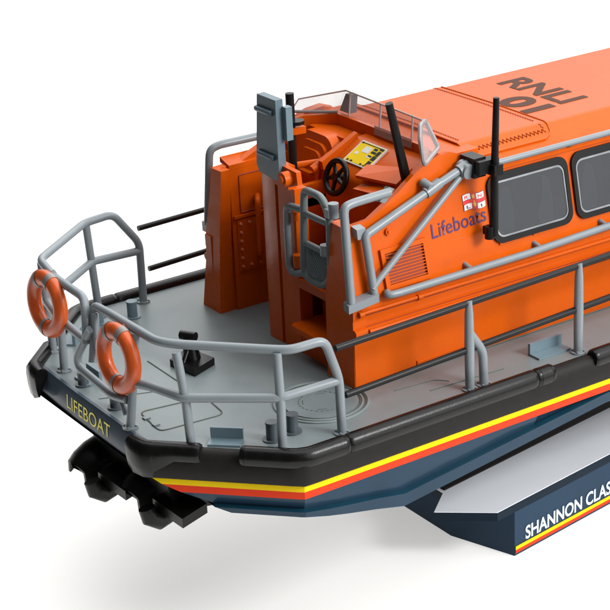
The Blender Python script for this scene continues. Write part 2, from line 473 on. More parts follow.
# starboard assembly
srail = rail('stern_rail', [(-1.02, 2.43, .45), (-.90, 2.53, .82), (-.87, 2.60, 1.02), (-.88, 2.15, 1.05), (-.87, 1.66, 1.05), (-.86, 1.26, 1.05), (-.76, 1.08, 1.05), (-.03, .29, 1.05), (.08, .20, 1.05), (.44, .15, 1.07), (.575, .12, .62), (.585, .12, .0)], boat, bend=.10,
             label='grey stern rail on the starboard quarter')
bm = bmesh.new(); flange(bm, .585, .12); finish(bm, 'foot_plate', RAIL, srail)
post([(-.90, 1.62, 1.03), (-1.05, 1.62, .0)], srail)
post([(-.82, .93, 1.03), (-.80, .84, .5), (-.78, .83, .0)], srail)
post([(-.05, .27, 1.03), (-.08, .20, .5), (-.10, .18, 0.)], srail)
rail('mid_rail', [(-1.0, 1.62, .50), (-.95, 1.30, .56), (-.83, .84, .56), (-.08, .20, .57), (.57, .12, .60)], srail, bend=.07)
# port assembly
prail = rail('stern_rail', [(.75, 4.56, .0), (.76, 4.56, .76), (.44, 4.56, 1.20), (.06, 4.55, 1.18), (-.83, 3.93, 1.13), (-.88, 3.45, 1.07), (-.88, 2.78, 1.05), (-.96, 2.62, .90), (-1.0, 2.58, .62)], boat, bend=.10,
             label='grey stern rail on the port quarter')
bm = bmesh.new(); flange(bm, .75, 4.56); finish(bm, 'foot_plate', RAIL, prail)
post([(-.88, 3.42, 1.03), (-.93, 3.36, .0)], prail)
post([(-.80, 3.97, 1.08), (-.78, 3.93, .0)], prail)
post([(.07, 4.53, 1.15), (.12, 4.50, .0)], prail)
rail('mid_rail', [(.76, 4.56, .66), (.10, 4.52, .70), (-.80, 3.95, .62), (-.90, 3.40, .60), (-.98, 2.62, .62)], prail, bend=.07)
# swinging frame in the gap between them
bm = bmesh.new(); tube(bm, [(-.98, 2.50, .80), (-1.03, 2.78, .40), (-1.03, 2.76, .28), (-1.05, 1.95, .24), (-1.04, 1.66, .30)], R*.95, bend=.09)
finish(bm, 'swing_gate', RAIL, boat)
bm = bmesh.new(); tube(bm, [(-.93, 2.46, .98), (-.97, 2.40, .62), (-1.02, 1.95, .42), (-1.05, 1.70, .12)], .03, bend=.09)
finish(bm, 'gate_stay', RAIL, boat)
for (x, y, r_, h) in ((-.94, 2.88, .06, .16), (-.94, 2.14, .06, .16)):
    bm = bmesh.new(); cyl(bm, (x, y, 0), (x, y, h), r_, 18); cyl(bm, (x, y, 0), (x, y, .02), r_*1.5, 18); finish(bm, 'gate_foot', STUD, boat)

# ------------------------------------------------------------------ stanchions and guard rods
def zu(x): return .955+.022*max(0, x-.5)
def zl(x): return .405+.035*max(0, x-.5)
for side, s0 in ((0, .55), (1, .70)):
    for nm, zz, off in (('guard_rod', zu, 0.), ('guard_rod', zl, .1)):
        x0 = s0+off+(.1 if side else 0)
        pts = [(x, .125, zz(x)) for x in (x0, 2.2, 3.75, 6.5)]+[(9.0, .55, zz(9.0))]
        if side: pts = [mir(p) for p in pts]; pts = [(p[0], p[1], p[2]-.05) for p in pts]
        bm = bmesh.new(); tube(bm, pts, .036 if not side else .034, seg=12); finish(bm, nm, WIRE, boat)
def stanchion(x, side, brace):
    y = .115 if not side else W2-.115
    bm = bmesh.new()
    tube(bm, [(x, y, zu(x)+.03), (x, y, zu(x)-.05), (x, y, zu(x)-.12), (x, y, .5), (x, y, .0)], [.036, .040, .048, .055, .050])
    flange(bm, x, y)
    o = finish(bm, 'stanchion', RAIL, boat)
    if brace:
        bm = bmesh.new(); tube(bm, [(x, y, .66), (x+.18, y, .40), (x+.19, y, .0)], .050, bend=.09); flange(bm, x+.19, y); finish(bm, 'brace_leg', RAIL, o)
    return o
for sd in (0, 1):
    stanchion(2.24, sd, True); stanchion(3.76, sd, False); stanchion(5.3, sd, False); stanchion(6.6, sd, False)

# ------------------------------------------------------------------ deck fittings
def bollards(cx_, cy_, dx, dy, mat=STUD):
    for s in (-1, 1):
        bm = bmesh.new()
        cyl(bm, (cx_+s*dx, cy_+s*dy, 0.), (cx_+s*dx, cy_+s*dy, .20), .062, 20)
        cyl(bm, (cx_+s*dx, cy_+s*dy, .185), (cx_+s*dx, cy_+s*dy, .205), .067, 20)
        cyl(bm, (cx_+s*dx, cy_+s*dy, .0), (cx_+s*dx, cy_+s*dy, .015), .10, 20)
        finish(bm, 'bollard', mat, boat)
bollards(.08, .46, .13, .01); bollards(.22, 4.28, .20, -.05, BRACK)
def fairlead(c, d, L=.34):
    c = Vector(c); d = Vector(d).normalized(); nn = Vector((d.y, -d.x, 0))       # nn = outboard
    bm = bmesh.new()
    a, b = c-d*L/2, c+d*L/2
    prism(bm, [a-nn*.02, b-nn*.02, b+nn*.14, a+nn*.14], (0, 0, .022))
    prism(bm, [a-nn*.05, b-nn*.05, b-nn*.015, a-nn*.015], (0, 0, .14))
    finish(bm, 'fairlead', BRACK, boat, bevel=.008)
fairlead((-.43, .72, .001), (.72, -.69, 0)); fairlead((3.52, .36, .001), (1, 0, 0), .46); fairlead((-.43, W2-.72, .001), (-.72, -.69, 0)); fairlead((-.80, 2.95, .001), (0, -1, 0), .3)
for hx, hy in ((-.80, 1.70), (-.80, 1.50)):
    bm = bmesh.new(); box(bm, (hx-.05, hy-.03, .0005), (hx+.02, hy+.03, .018)); finish(bm, 'hatch_hinge', DECK, deck, bevel=.004)
# towing post
bm = bmesh.new()
prism(bm, [(.05, 2.70, .001), (.12, 2.28, .001), (.46, 2.42, .001), (.38, 2.86, .001)], (0, 0, .085))
tow = finish(bm, 'towing_post', BLACK, boat, bevel=.018)
bm = bmesh.new(); tube(bm, [(.27, 2.58, .06), (.27, 2.62, .33)], [.10, .072], seg=16); tube(bm, [(.12, 2.52, .08), (.27, 2.60, .26)], .03, seg=10); finish(bm, 'column', BLACK, tow)
bm = bmesh.new(); cyl(bm, (.22, 2.71, .335), (.31, 2.54, .34), .052, 18); finish(bm, 'cross_head', BLACK, tow, bevel=.015)
bm = bmesh.new(); cyl(bm, (.25, 2.55, .235), (.36, 2.44, .235), .036, 14); finish(bm, 'side_pin', BLACK, tow, bevel=.008)

# ------------------------------------------------------------------ deckhouse, both sides
def wallpt(x, z, side, off=0.):
    p = WALL(x, z, off)
    return Vector(mir(p)) if side else p
upper = [(1.30, .93), (1.345, 1.79), (1.66, 1.81), (2.08, 2.01), (2.34, 2.165), (2.60, 2.265), (2.80, 2.285), (2.97, 2.22), (3.08, 2.045), (9.0, 2.045), (9.6, .93)]
lower_prof = [(.86, .0), (.86, .60), (.835, .615), (.818, .64), (.818, .672), (.84, .69), (.872, .70), (.875, .78), (.868, .80), (.866, .90), (.867, .935)]
walls = []
for sd in (0, 1):
    bm = bmesh.new()
    a = [wallpt(x, z, sd) for x, z in upper]; b = [wallpt(x, z, sd, -.085) for x, z in upper]
    hexa(bm, a, b)
    w_ = finish(bm, 'side_wall', ORANGE, boat, bevel=.012, label='starboard side wall of the orange cabin' if not sd else 'port side wall of the orange cabin')
    walls.append(w_)
    bm = bmesh.new()
    rr = []
    for x in (1.285, 9.6):
        r = [(x, y, z) for y, z in lower_prof]+[(x, 1.0, .935), (x, 1.0, 0)]
        if sd: r = [mir(q) for q in r]
        rr.append(r)
    hexa(bm, rr[0], rr[1])
    finish(bm, 'side_base', ORANGE, w_, smooth=25)
    # after face pillar
    bm = bmesh.new()
    lo = [(1.275, .865, 0.), (1.275, 1.38, 0.), (1.46, 1.38, 0.), (1.46, .865, 0.)]
    m1 = [(1.285, .875, .93), (1.285, 1.375, .93), (1.46, 1.375, .93), (1.46, .875, .93)]
    hi = [(1.33, 1.045, 1.785), (1.34, 1.315 if not sd else 1.245, 1.785), (1.46, 1.315 if not sd else 1.245, 1.785), (1.46, 1.045, 1.785)]
    if sd:
        lo = [(1.275, .74, 0.), (1.275, 1.13, 0.), (1.46, 1.13, 0.), (1.46, .74, 0.)]; m1 = [(1.30, .90, .93), (1.30, 1.18, .93), (1.46, 1.18, .93), (1.46, .90, .93)]
        lo, m1, hi = [[mir(q) for q in L_] for L_ in (lo, m1, hi)]
    q0 = [bm.verts.new(p) for p in lo]; q1 = [bm.verts.new(p) for p in m1]; q2 = [bm.verts.new(p) for p in hi]
    bm.faces.new(q0); bm.faces.new(q2[::-1])
    for A, B in ((q0, q1), (q1, q2)):
        for i in range(4): bm.faces.new([A[i], A[(i+1) % 4], B[(i+1) % 4], B[i]])
    finish(bm, 'end_pillar', ORANGE, w_, bevel=.016, smooth=30)

wall = walls[0]; wallp = walls[1]
# port inner side with the door, seen through the gangway
bm = bmesh.new(); box(bm, (1.50, 3.60, 0.), (2.6, 3.70, 1.74)); box(bm, (1.46, 3.64, .0), (1.50, 3.72, 1.76))
inner = finish(bm, 'inner_wall', ORANGE, boat, bevel=.012)
bm = bmesh.new(); prism(bm, [(1.50, 3.60, 1.742), (2.6, 3.60, 1.742), (2.6, 3.80, 1.80), (1.50, 3.80, 1.80)], (0, 0, .06)); finish(bm, 'capping', ORANGE, inner, bevel=.015)
bm = bmesh.new()
for z0, z1 in ((1.20, 1.66),):
    tube(bm, [(1.62, 3.597, z0), (2.25, 3.597, z0), (2.25, 3.597, z1), (1.62, 3.597, z1)], .009, bend=.03, seg=6, closed=True)
finish(bm, 'door_seam', STITCH, inner)
bm = bmesh.new(); box(bm, (1.52, 3.575, 1.14), (2.4, 3.598, 1.175)); finish(bm, 'ledge_strip', ORANGE, inner, bevel=.006)
bm = bmesh.new(); box(bm, (1.56, 3.585, .48), (2.10, 3.599, 1.12))
acc = finish(bm, 'access_panel', ORANGE, inner, bevel=.004)
bm = bmesh.new()
for k in range(6): cyl(bm, (1.60, 3.586, .54+k*.106), (1.60, 3.566, .54+k*.106), .016, 8)
for k in range(1, 5):
    for z in (.54, 1.07): cyl(bm, (1.60+k*.12, 3.586, z), (1.60+k*.12, 3.566, z), .016, 8)
finish(bm, 'rivet_row', paint('rivet_pink', (.80, .25, .16), .4), acc)
bm = bmesh.new(); tube(bm, [(1.86, 3.60, 1.36), (1.78, 3.47, 1.36), (1.78, 3.47, .68), (1.86, 3.60, .66)], .034, bend=.07); finish(bm, 'grab_handle', ORANGE, inner)

# tower post on the centreline, steps beside it
bm = bmesh.new()
prism(bm, [(1.385, 2.44, 0), (1.385, 2.70, 0), (1.43, 2.78, 0), (1.66, 2.78, 0), (1.66, 2.44, 0)], (0, 0, 2.06))
box(bm, (1.42, 2.40, 0), (1.66, 2.45, 1.98))
prism(bm, [(1.395, 2.06, 0), (1.395, 2.40, 0), (1.56, 2.40, 0), (1.56, 2.06, 0)], (0, 0, 1.93))
tower = finish(bm, 'tower_post', ORANGE, boat, bevel=.018)
bm = bmesh.new(); prism(bm, [(1.30, 2.32, 2.22), (1.30, 1.86, 2.20), (1.30, 1.84, 2.06), (1.30, 2.00, 2.0), (1.30, 2.32, 1.98)], (.06, 0, 0)); box(bm, (1.345, 2.1, 1.93), (1.45, 2.40, 2.14))
finish(bm, 'hinge_plate', ORANGE, tower, bevel=.014)
bm = bmesh.new(); cyl(bm, (1.30, 2.0, 2.105), (1.20, 2.0, 2.105), .085, 26); cyl(bm, (1.205, 2.0, 2.105), (1.18, 2.0, 2.105), .05, 8); finish(bm, 'hinge_pin', ORANGE, tower, bevel=.01)
# steps
bm = bmesh.new()
box(bm, (1.40, 1.375, 0), (1.62, 2.065, .30)); box(bm, (1.385, 1.37, .80), (1.62, 2.065, .90)); box(bm, (1.70, 1.37, .0), (1.76, 2.07, 1.0))
steps = finish(bm, 'step_housing', ORANGE, boat, bevel=.012)
bm = bmesh.new(); prism(bm, [(1.24, 1.50, .335), (1.24, 2.02, .335), (1.30, 2.06, .335), (1.70, 2.06, .335), (1.70, 1.385, .335), (1.30, 1.40, .335)], (0, 0, .06)); finish(bm, 'step_tread', ORANGE, steps, bevel=.02, bseg=3)
bm = bmesh.new(); prism(bm, [(1.42, 1.385, .90), (1.42, 2.05, .90), (1.50, 2.05, 1.22), (1.50, 1.385, 1.22)], (.06, 0, 0)); finish(bm, 'kick_panel', ORANGE, steps, bevel=.015)
# cockpit interior
bm = bmesh.new(); box(bm, (1.62, 1.0, .92), (3.0, 2.7, .98)); finish(bm, 'cockpit_floor', BAND, boat)  # black colour paints in the shade of the cockpit well
bm = bmesh.new(); box(bm, (1.66, 2.62, .0), (2.30, 2.70, 1.72)); finish(bm, 'cockpit_side', ORANGE, boat, bevel=.015)
bm = bmesh.new(); box(bm, (2.42, 2.55, .0), (2.50, 3.8, 1.72)); finish(bm, 'bulkhead', ORANGE, boat, bevel=.01)

# console with chart
con = bmesh.new()
prof_c = [(2.16, 1.0), (2.16, 1.84), (2.20, 1.905), (2.62, 2.145), (2.72, 2.16), (2.80, 2.16), (2.80, 1.0)]
hexa(con, [(x, 1.34, z) for x, z in prof_c], [(x, 2.60, z) for x, z in prof_c])
console = finish(con, 'console', ORANGE, boat, bevel=.022)
bm = bmesh.new(); prism(bm, [(2.14, 2.59, 1.86), (2.62, 2.59, 2.15), (2.62, 2.59, 2.20), (2.12, 2.59, 1.96)], (0, .075, 0)); finish(bm, 'cheek', ORANGE, console, bevel=.02)
u = Vector((.866, 0, .5)); vv_ = Vector((0, -1, 0)); nn_ = Vector((-.5, 0, .866)); c0 = Vector((2.31, 2.44, 1.968))
def plate(bm, u0, v0, u1, v1, h, mi, hb=0.):
    prism(bm, [c0+u*(u0*.335)+vv_*(v0*.47)+nn_*hb, c0+u*(u1*.335)+vv_*(v0*.47)+nn_*hb, c0+u*(u1*.335)+vv_*(v1*.47)+nn_*hb, c0+u*(u0*.335)+vv_*(v1*.47)+nn_*hb], nn_*h)
bm = bmesh.new(); plate(bm, 0, 0, 1, 1, .022, 0); chart = finish(bm, 'chart_panel', WHITE, console)
bm = bmesh.new(); plate(bm, .045, .04, .955, .96, .003, 0, .022); finish(bm, 'panel_face', YEL, chart)
for q in ((.55, .30, .82, .56), (.38, .14, .50, .26), (.40, .60, .52, .72)):
    bm = bmesh.new(); plate(bm, *q, .002, 0, .0252); finish(bm, 'panel_label', WHITE, chart)
bm = bmesh.new()
blk = [(.88, .05, .94, .14), (.90, .14, .93, .80), (.84, .80, .94, .95), (.62, .62, .72, .80), (.46, .62, .53, .76), (.76, .62, .86, .76), (.58, .82, .80, .94), (.36, .80, .56, .95), (.10, .80, .32, .94), (.06, .10, .12, .18), (.06, .24, .12, .32), (.06, .62, .12, .70), (.05, .76, .10, .82), (.66, .82, .70, .86)]
for q in blk: plate(bm, *q, .002, 0, .0254)
finish(bm, 'panel_print', BLACK, chart)
# trays starboard of the console
bm = bmesh.new()
prism(bm, [(2.10, 1.90, 1.95), (2.33, 2.0, 2.0), (2.52, 1.42, 2.06), (2.26, 1.36, 1.95)], (-.01, 0, .035))
finish(bm, 'tray', ORANGE, console, bevel=.014)
bm = bmesh.new()
prism(bm, [(2.02, 1.84, 1.83), (2.18, 1.90, 1.83), (2.42, 1.36, 1.92), (2.10, 1.40, 1.84)], (-.01, 0, .035))
finish(bm, 'tray', ORANGE, console, bevel=.014)
# wheel
wc = Vector((2.04, 2.20, 1.90))
bm = bmesh.new()
tl = Vector((-.94, 0, .34)).normalized(); ta = Vector((0, 1, 0)); tb = tl.cross(ta)
tube(bm, [wc+(ta*math.cos(2*PI*k/36)+tb*math.sin(2*PI*k/36))*.185 for k in range(36)], .034, seg=12, closed=True)
for k in range(5):
    a = 2*PI*k/5+.3; tube(bm, [wc, wc+(ta*math.cos(a)+tb*math.sin(a))*.18], [.028, .02], seg=8)
wheel = finish(bm, 'steering_wheel', BLACK, boat)
bm = bmesh.new(); cyl(bm, wc-tl*.16, wc+tl*.03, .05, 18); finish(bm, 'hub', BLACK, wheel, bevel=.01)
# helm seat: nested rounded shells
def arch(w, h, r_, n=10):
    pts = [(-w, 0), ]
    for k in range(n+1):
        a = PI-PI/2*k/n; pts.append((-w+r_+r_*math.cos(a), h-r_+r_*math.sin(a)))
    for k in range(n+1):
        a = PI/2-PI/2*k/n; pts.append((w-r_+r_*math.cos(a), h-r_+r_*math.sin(a)))
    pts.append((w, 0)); return pts
def seat_shell(bm, x0, x1, w, h, r_, z0=1.52, cy_=3.06, lean=.18):
    pts = arch(w, h, r_)
    lo = [(x0+lean*z, cy_+y, z0+z) for y, z in pts]; hi = [(x1+lean*z, cy_+y, z0+z) for y, z in pts]
    hexa(bm, lo, hi)
bm = bmesh.new(); seat_shell(bm, 2.26, 2.42, .37, .62, .22); seat = finish(bm, 'helm_seat', ORANGE, boat, bevel=.02)
bm = bmesh.new(); seat_shell(bm, 2.22, 2.27, .29, .53, .17); finish(bm, 'seat_padding', ORANGE, seat, bevel=.015)
bm = bmesh.new(); seat_shell(bm, 2.185, 2.23, .235, .45, .14); finish(bm, 'seat_padding', ORANGE, seat, bevel=.012)
bm = bmesh.new(); box(bm, (2.15, 2.90, 1.70), (2.215, 3.22, 1.74)); finish(bm, 'seat_rib', ORANGE, seat, bevel=.01)
bm = bmesh.new(); box(bm, (1.85, 2.62, 1.46), (2.42, 3.25, 1.56)); finish(bm, 'seat_cushion', ORANGE, seat, bevel=.03)
bm = bmesh.new(); tube(bm, [(1.80, 2.98, 1.62), (1.83, 2.98, 1.86), (2.30, 2.74, 1.90)], .04, bend=.05); tube(bm, [(2.05, 2.70, 1.86), (2.42, 2.70, 2.02)], .045); finish(bm, 'arm_rest', ORANGE, seat)
# locker behind the seat
bm = bmesh.new(); prism(bm, [(2.50, 2.64, 1.6), (2.50, 3.40, 1.6), (2.86, 3.40, 1.6), (2.86, 2.64, 1.6)], (0, 0, .53)); finish(bm, 'locker', ORANGE, boat, bevel=.03)

# coaming under the windscreen
cl = [(2.24, 3.62), (2.50, 3.50), (2.745, 3.17), (2.745, 1.62), (2.70, 1.45), (2.42, 1.16)]
def wallseg(bm, P0, P1, z0, z1, th):
    d = (Vector((P1[0]-P0[0], P1[1]-P0[1], 0))).normalized(); nrm = Vector((-d.y, d.x, 0))*-1
    a = Vector((P0[0], P0[1], 0)); b = Vector((P1[0], P1[1], 0))
def ribbon(bm, pts, z0, z1, th, lean=0.):
    """vertical wall of thickness th following pts"""
    n = len(pts); L = []; Rr = []
    for i in range(n):
        a = Vector(pts[max(0, i-1)]); b = Vector(pts[min(n-1, i+1)]); d = (b-a).normalized(); nr = Vector((-d.y, d.x))
        L.append(Vector(pts[i])); Rr.append(Vector(pts[i])+nr*th)
    z0s = z0 if isinstance(z0, list) else [z0]*n; z1s = z1 if isinstance(z1, list) else [z1]*n
    v = [[bm.verts.new((*L[i], z0s[i])), bm.verts.new((L[i].x+lean, L[i].y, z1s[i])), bm.verts.new((Rr[i].x+lean, Rr[i].y, z1s[i])), bm.verts.new((*Rr[i], z0s[i]))] for i in range(n)]
    for i in range(n-1):
        for j in range(4): bm.faces.new([v[i][j], v[i+1][j], v[i+1][(j+1) % 4], v[i][(j+1) % 4]])
    bm.faces.new(v[0]); bm.faces.new(v[-1][::-1])
bm = bmesh.new(); ribbon(bm, cl, [1.9, 1.9, 1.9, 1.9, 1.9, 1.9], [2.17, 2.22, 2.265, 2.265, 2.265, 2.18], .06)
coam = finish(bm, 'coaming', ORANGE, boat, bevel=.012)
bm = bmesh.new()
prism(bm, [(2.80, 1.20, 2.0), (3.25, 1.20, 2.0), (3.25, 3.56, 2.0), (2.80, 3.56, 2.0)], (0, 0, .218))
finish(bm, 'coaming_top', ORANGE, coam, bevel=.01)

# clear windscreen
bot = [Vector((2.42, 3.66, 2.25)), Vector((2.77, 3.20, 2.275)), Vector((2.77, 1.60, 2.275)), Vector((2.36, 1.0, 2.24))]
tops = [Vector((2.50, 3.60, 2.40)), Vector((2.86, 3.14, 2.53)), Vector((2.80, 1.56, 2.53))]
bm = bmesh.new()
def pane(bm, pts, th=.012):
    pts = [Vector(p) for p in pts]; nrm = (pts[1]-pts[0]).cross(pts[2]-pts[0]).normalized()*th
    hexa(bm, pts, [p+nrm for p in pts])
pane(bm, [bot[1], bot[2], tops[2], tops[1]])
ws = finish(bm, 'windscreen', CLEAR, boat)
bm = bmesh.new(); pane(bm, [bot[0], bot[1]+Vector((0, .01, 0)), tops[1]+Vector((0, .01, 0)), tops[0]]); finish(bm, 'side_screen', CLEAR, ws)
near_w = [Vector((2.33, .955, 2.285)), Vector((2.79, 1.31, 2.29)), Vector((2.755, 1.49, 2.565)), Vector((2.56, 1.32, 2.585)), Vector((2.42, 1.14, 2.50))]
bm = bmesh.new(); pane(bm, near_w); finish(bm, 'side_screen', CLEAR, ws)
bm = bmesh.new(); tube(bm, near_w, .027, bend=.04, seg=8, closed=True); finish(bm, 'screen_frame', PLEX, ws)
FR = paint('screen_edge', (.38, .30, .28), .3)
bm = bmesh.new()
tube(bm, [tops[0], tops[1], tops[2], near_w[2]], .011, seg=8)
for y in (2.98, 2.38, 1.78): tube(bm, [(2.765, y-.02, 2.275), (2.765+.085, y+.06, 2.53)], .012, seg=8)
tube(bm, [bot[0], tops[0]], .008, seg=8)
finish(bm, 'screen_frame', FR, ws)
bm = bmesh.new(); tube(bm, [bot[0], bot[1]], .02, seg=8); finish(bm, 'screen_seal', TAPE, ws)
bm = bmesh.new(); prism(bm, [(2.735, 2.42, 2.20), (2.735, 1.72, 2.20), (2.742, 1.72, 2.30), (2.742, 2.42, 2.30)], (-.008, 0, 0)); finish(bm, 'screen_lip', CLEARL, ws)
bm = bmesh.new(); prism(bm, [(2.80, 3.20, 2.29), (2.80, 3.0, 2.29), (2.84, 3.02, 2.50), (2.84, 3.12, 2.50)], (.10, 0, 0)); finish(bm, 'screen_clamp', STUD, ws, bevel=.02)

# ------------------------------------------------------------------ cabin roof
rx0, rx1 = 3.02, 9.0
sec = [(1.085, 2.035), (1.10, 2.06), (1.40, 2.208), (1.43, 2.218), (2.38, 2.230)]
sec = sec+[(W2-y, z) for y, z in sec[::-1][1:]]
bm = bmesh.new()
xs_ = [(rx0, 0), (rx0+.06, 0), (rx1, 0)]
aft = [(rx0+(.10 if 1.3 < y < 3.46 else .0), y, z) for y, z in sec]
fwd = [(rx1, y, z) for y, z in sec]
lowa = [(rx0, W2-1.085, 1.95), (rx0, 1.085, 1.95)]; lowf = [(rx1, W2-1.085, 1.95), (rx1, 1.085, 1.95)]
hexa(bm, aft+lowa, fwd+lowf)
roof = finish(bm, 'cabin_roof', ORANGE, boat, smooth=7)
bm = bmesh.new(); box(bm, (rx0+.02, 1.03, 1.975), (9.0, 1.12, 2.015)); finish(bm, 'gutter', ORANGE, roof, bevel=.012)
bm = bmesh.new(); box(bm, (rx0+.02, W2-1.12, 1.975), (9.0, W2-1.03, 2.015)); finish(bm, 'gutter', ORANGE, roof, bevel=.012)
# stitched cover panel
def roofz(y):
    yy = min(y, W2-y)
    for (y0, z0), (y1, z1) in zip(sec, sec[1:5]):
        if y0 <= yy <= y1: return z0+(z1-z0)*(yy-y0)/(y1-y0)
    return sec[0][1]
ycuts = [1.19, 1.23, 1.27, 1.32, 1.37, 1.40, 1.43, 2.38, 3.33, 3.36, 3.39, 3.44, 3.49, 3.53, 3.57]
def pan_x(y):
    yy = min(y, W2-y)
    if yy < 1.36: e = ((1.36-yy)/.17); return 3.14-.14*min(1, (1.40-yy)/.1)+.10*e**4, 4.36-.16*e**3
    return 3.14, 4.38
bm = bmesh.new(); rowsA = []
for y in ycuts:
    a, b = pan_x(y); z = roofz(y)
    rowsA.append([bm.verts.new(q) for q in ((a, y, z+.002), (a+.004, y, z+.016), (b-.004, y, z+.016), (b, y, z+.002))])
for i in range(len(rowsA)-1):
    for k in range(3): bm.faces.new([rowsA[i][k], rowsA[i+1][k], rowsA[i+1][k+1], rowsA[i][k+1]])
bm.faces.new(rowsA[0]); bm.faces.new(rowsA[-1][::-1])
cover = finish(bm, 'roof_cover', ORANGE, roof, smooth=7)
edge = []
for y in [1.19, 1.23, 1.27, 1.32, 1.37, 1.40, 1.43, 1.9, 2.38, 2.9, 3.32]: a, b = pan_x(y); edge.append(Vector((a, y, roofz(y)+.018)))
edge2 = []
for y in [1.19, 1.23, 1.27, 1.32, 1.37, 1.40, 1.43, 1.9, 2.38, 2.9, 3.32]: a, b = pan_x(y); edge2.append(Vector((b, y, roofz(y)+.018)))
bm = bmesh.new(); tube(bm, edge[::-1]+edge2, .010, seg=8); finish(bm, 'cover_piping', ORANGE, cover)
def zigzag(_, f, n, amp, r_=.006):
    bm = bmesh.new()
    pts = []
    for k in range(n*2+1): pts.append(f(k/(n*2), amp if k % 2 else -amp))
    tube(bm, pts, r_, seg=5)
    finish(bm, 'stitching', STITCH, cover)
zigzag(bm, lambda t, d: Vector((3.22+d, 1.50+t*1.85, roofz(1.5+t*1.85)+.018)), 42, .015, .004)
zigzag(bm, lambda t, d: Vector((4.29+d, 1.50+t*1.85, roofz(1.5+t*1.85)+.018)), 42, .015, .004)
zigzag(bm, lambda t, d: Vector((3.10+t*1.18, 1.295+d, roofz(1.295+d)+.02)), 21, .026, .005)
zigzag(bm, lambda t, d: Vector((4.285+d*.6, 1.32+t*.08, roofz(1.32+t*.08)+.02)), 2, .018, .005)
def rmap(x0, ya, yb, h):
    return lambda u_, w_: Vector((x0+w_*h, ya+(yb-ya)*u_, roofz(ya+(yb-ya)*u_)+.004))
text_obj('01', 'pennant_number', NUM, roof, rmap(4.47, 2.42, 1.80, .42), bold=.045)
text_obj('RNLI', 'roof_lettering', NUM, roof, rmap(5.0, 3.02, 1.83, .42), bold=.03)

# ------------------------------------------------------------------ cabin windows
def rrect(x0, x1, z0, z1, r, n=5):
    pts = []
    for cx_, cz_, a0 in ((x1-r, z1-r, 0), (x0+r, z1-r, 90), (x0+r, z0+r, 180), (x1-r, z0+r, 270)):
        for k in range(n+1):
            a = math.radians(a0+90*k/n); pts.append((cx_+r*math.cos(a), cz_+r*math.sin(a)))
    return pts
def ringmesh(bm, o, i_, side, h0, h1):
    n = len(o); V = []
    for (xo, zo), (xi, zi) in zip(o, i_):
        V.append([bm.verts.new(wallpt(xo, zo, side, h0)), bm.verts.new(wallpt(xo, zo, side, h1)), bm.verts.new(wallpt(xi, zi, side, h1)), bm.verts.new(wallpt(xi, zi, side, h0))])
    for k in range(n):
        for j in range(4): bm.faces.new([V[k][j], V[(k+1) % n][j], V[(k+1) % n][(j+1) % 4], V[k][(j+1) % 4]])
def window(x0, x1, z0, z1, side):
    bm = bmesh.new()
    ringmesh(bm, rrect(x0, x1, z0, z1, .13), rrect(x0+.055, x1-.055, z0+.06, z1-.085, .10), side, .002, .034)
    fr = finish(bm, 'side_window', WIRE, walls[side], bevel=.004)
    bm = bmesh.new(); ringmesh(bm, rrect(x0+.056, x1-.056, z0+.061, z1-.086, .10), rrect(x0+.076, x1-.076, z0+.081, z1-.108, .085), side, .003, .027)
    finish(bm, 'rim', CHROME, fr, bevel=.003)
    bm = bmesh.new(); o = rrect(x0+.070, x1-.070, z0+.075, z1-.100, .088)
    hexa(bm, [wallpt(x, z, side, .018) for x, z in o], [wallpt(x, z, side, .022) for x, z in o])
    finish(bm, 'pane', TINT, fr)
    # flat dark plate painted for the dim cabin, grey seats seen through the pane
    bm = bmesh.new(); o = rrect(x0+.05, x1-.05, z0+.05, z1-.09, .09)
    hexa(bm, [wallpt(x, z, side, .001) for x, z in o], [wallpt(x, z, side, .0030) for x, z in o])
    finish(bm, 'cabin_dark_plate', INNER, fr)
    for (a, b, c) in ((x0+.10, x0+.34, -.02), (x0+.66, x0+.90, .05)):
        if b > x1-.06: continue
        bm = bmesh.new()
        pts = [(a+.02, z0+.09), (b-.03, z0+.09), (b+.0, z0+.30), (b-.02, z1-.20), (a+.12, z1-.14), (a+.06+c, z0+.42), (a, z0+.2)]
        hexa(bm, [wallpt(x, z, side, .0032) for x, z in pts], [wallpt(x, z, side, .009) for x, z in pts])
        finish(bm, 'seat_behind_glass', SEAT, fr)
for sd in (0, 1):
    window(3.22, 4.37, 1.17, 1.93, sd); window(4.43, 5.60, 1.17, 1.93, sd); window(5.68, 6.85, 1.17, 1.93, sd)

# vent, bolt, tags, pipe and ledges on the starboard wall
bm = bmesh.new()
vp = [(1.73, 1.03), (2.33, 1.03), (2.32, 1.47), (1.715, 1.47)]
vi = [(1.78, 1.08), (2.28, 1.08), (2.27, 1.42), (1.765, 1.42)]
ringmesh(bm, vp, vi, 0, .002, .035)
vent = finish(bm, 'vent', ORANGE, wall, bevel=.006)
bm = bmesh.new()
for k in range(10):
    z = 1.085+k*.034
    hexa(bm, [WALL(1.775, z, .004), WALL(2.278, z, .004), WALL(2.278, z+.006, .030), WALL(1.775, z+.006, .030)], [WALL(1.775, z+.014, .004), WALL(2.278, z+.014, .004), WALL(2.278, z+.016, .030), WALL(1.775, z+.016, .030)])
finish(bm, 'louvre_slats', ORANGE, vent)
bm = bmesh.new(); hexa(bm, [WALL(1.76, 1.07, .002), WALL(2.28, 1.07, .002), WALL(2.28, 1.43, .002), WALL(1.76, 1.43, .002)], [WALL(1.76, 1.07, .005), WALL(2.28, 1.07, .005), WALL(2.28, 1.43, .005), WALL(1.76, 1.43, .005)]); finish(bm, 'vent_backing', STITCH, vent)
bm = bmesh.new(); a = WALL(1.86, 1.635, .0); b = WALL(1.86, 1.635, .03); cyl(bm, a, b, .038, 18); cyl(bm, b, WALL(1.86, 1.635, .045), .018, 12); finish(bm, 'bolt', ORANGE, wall)
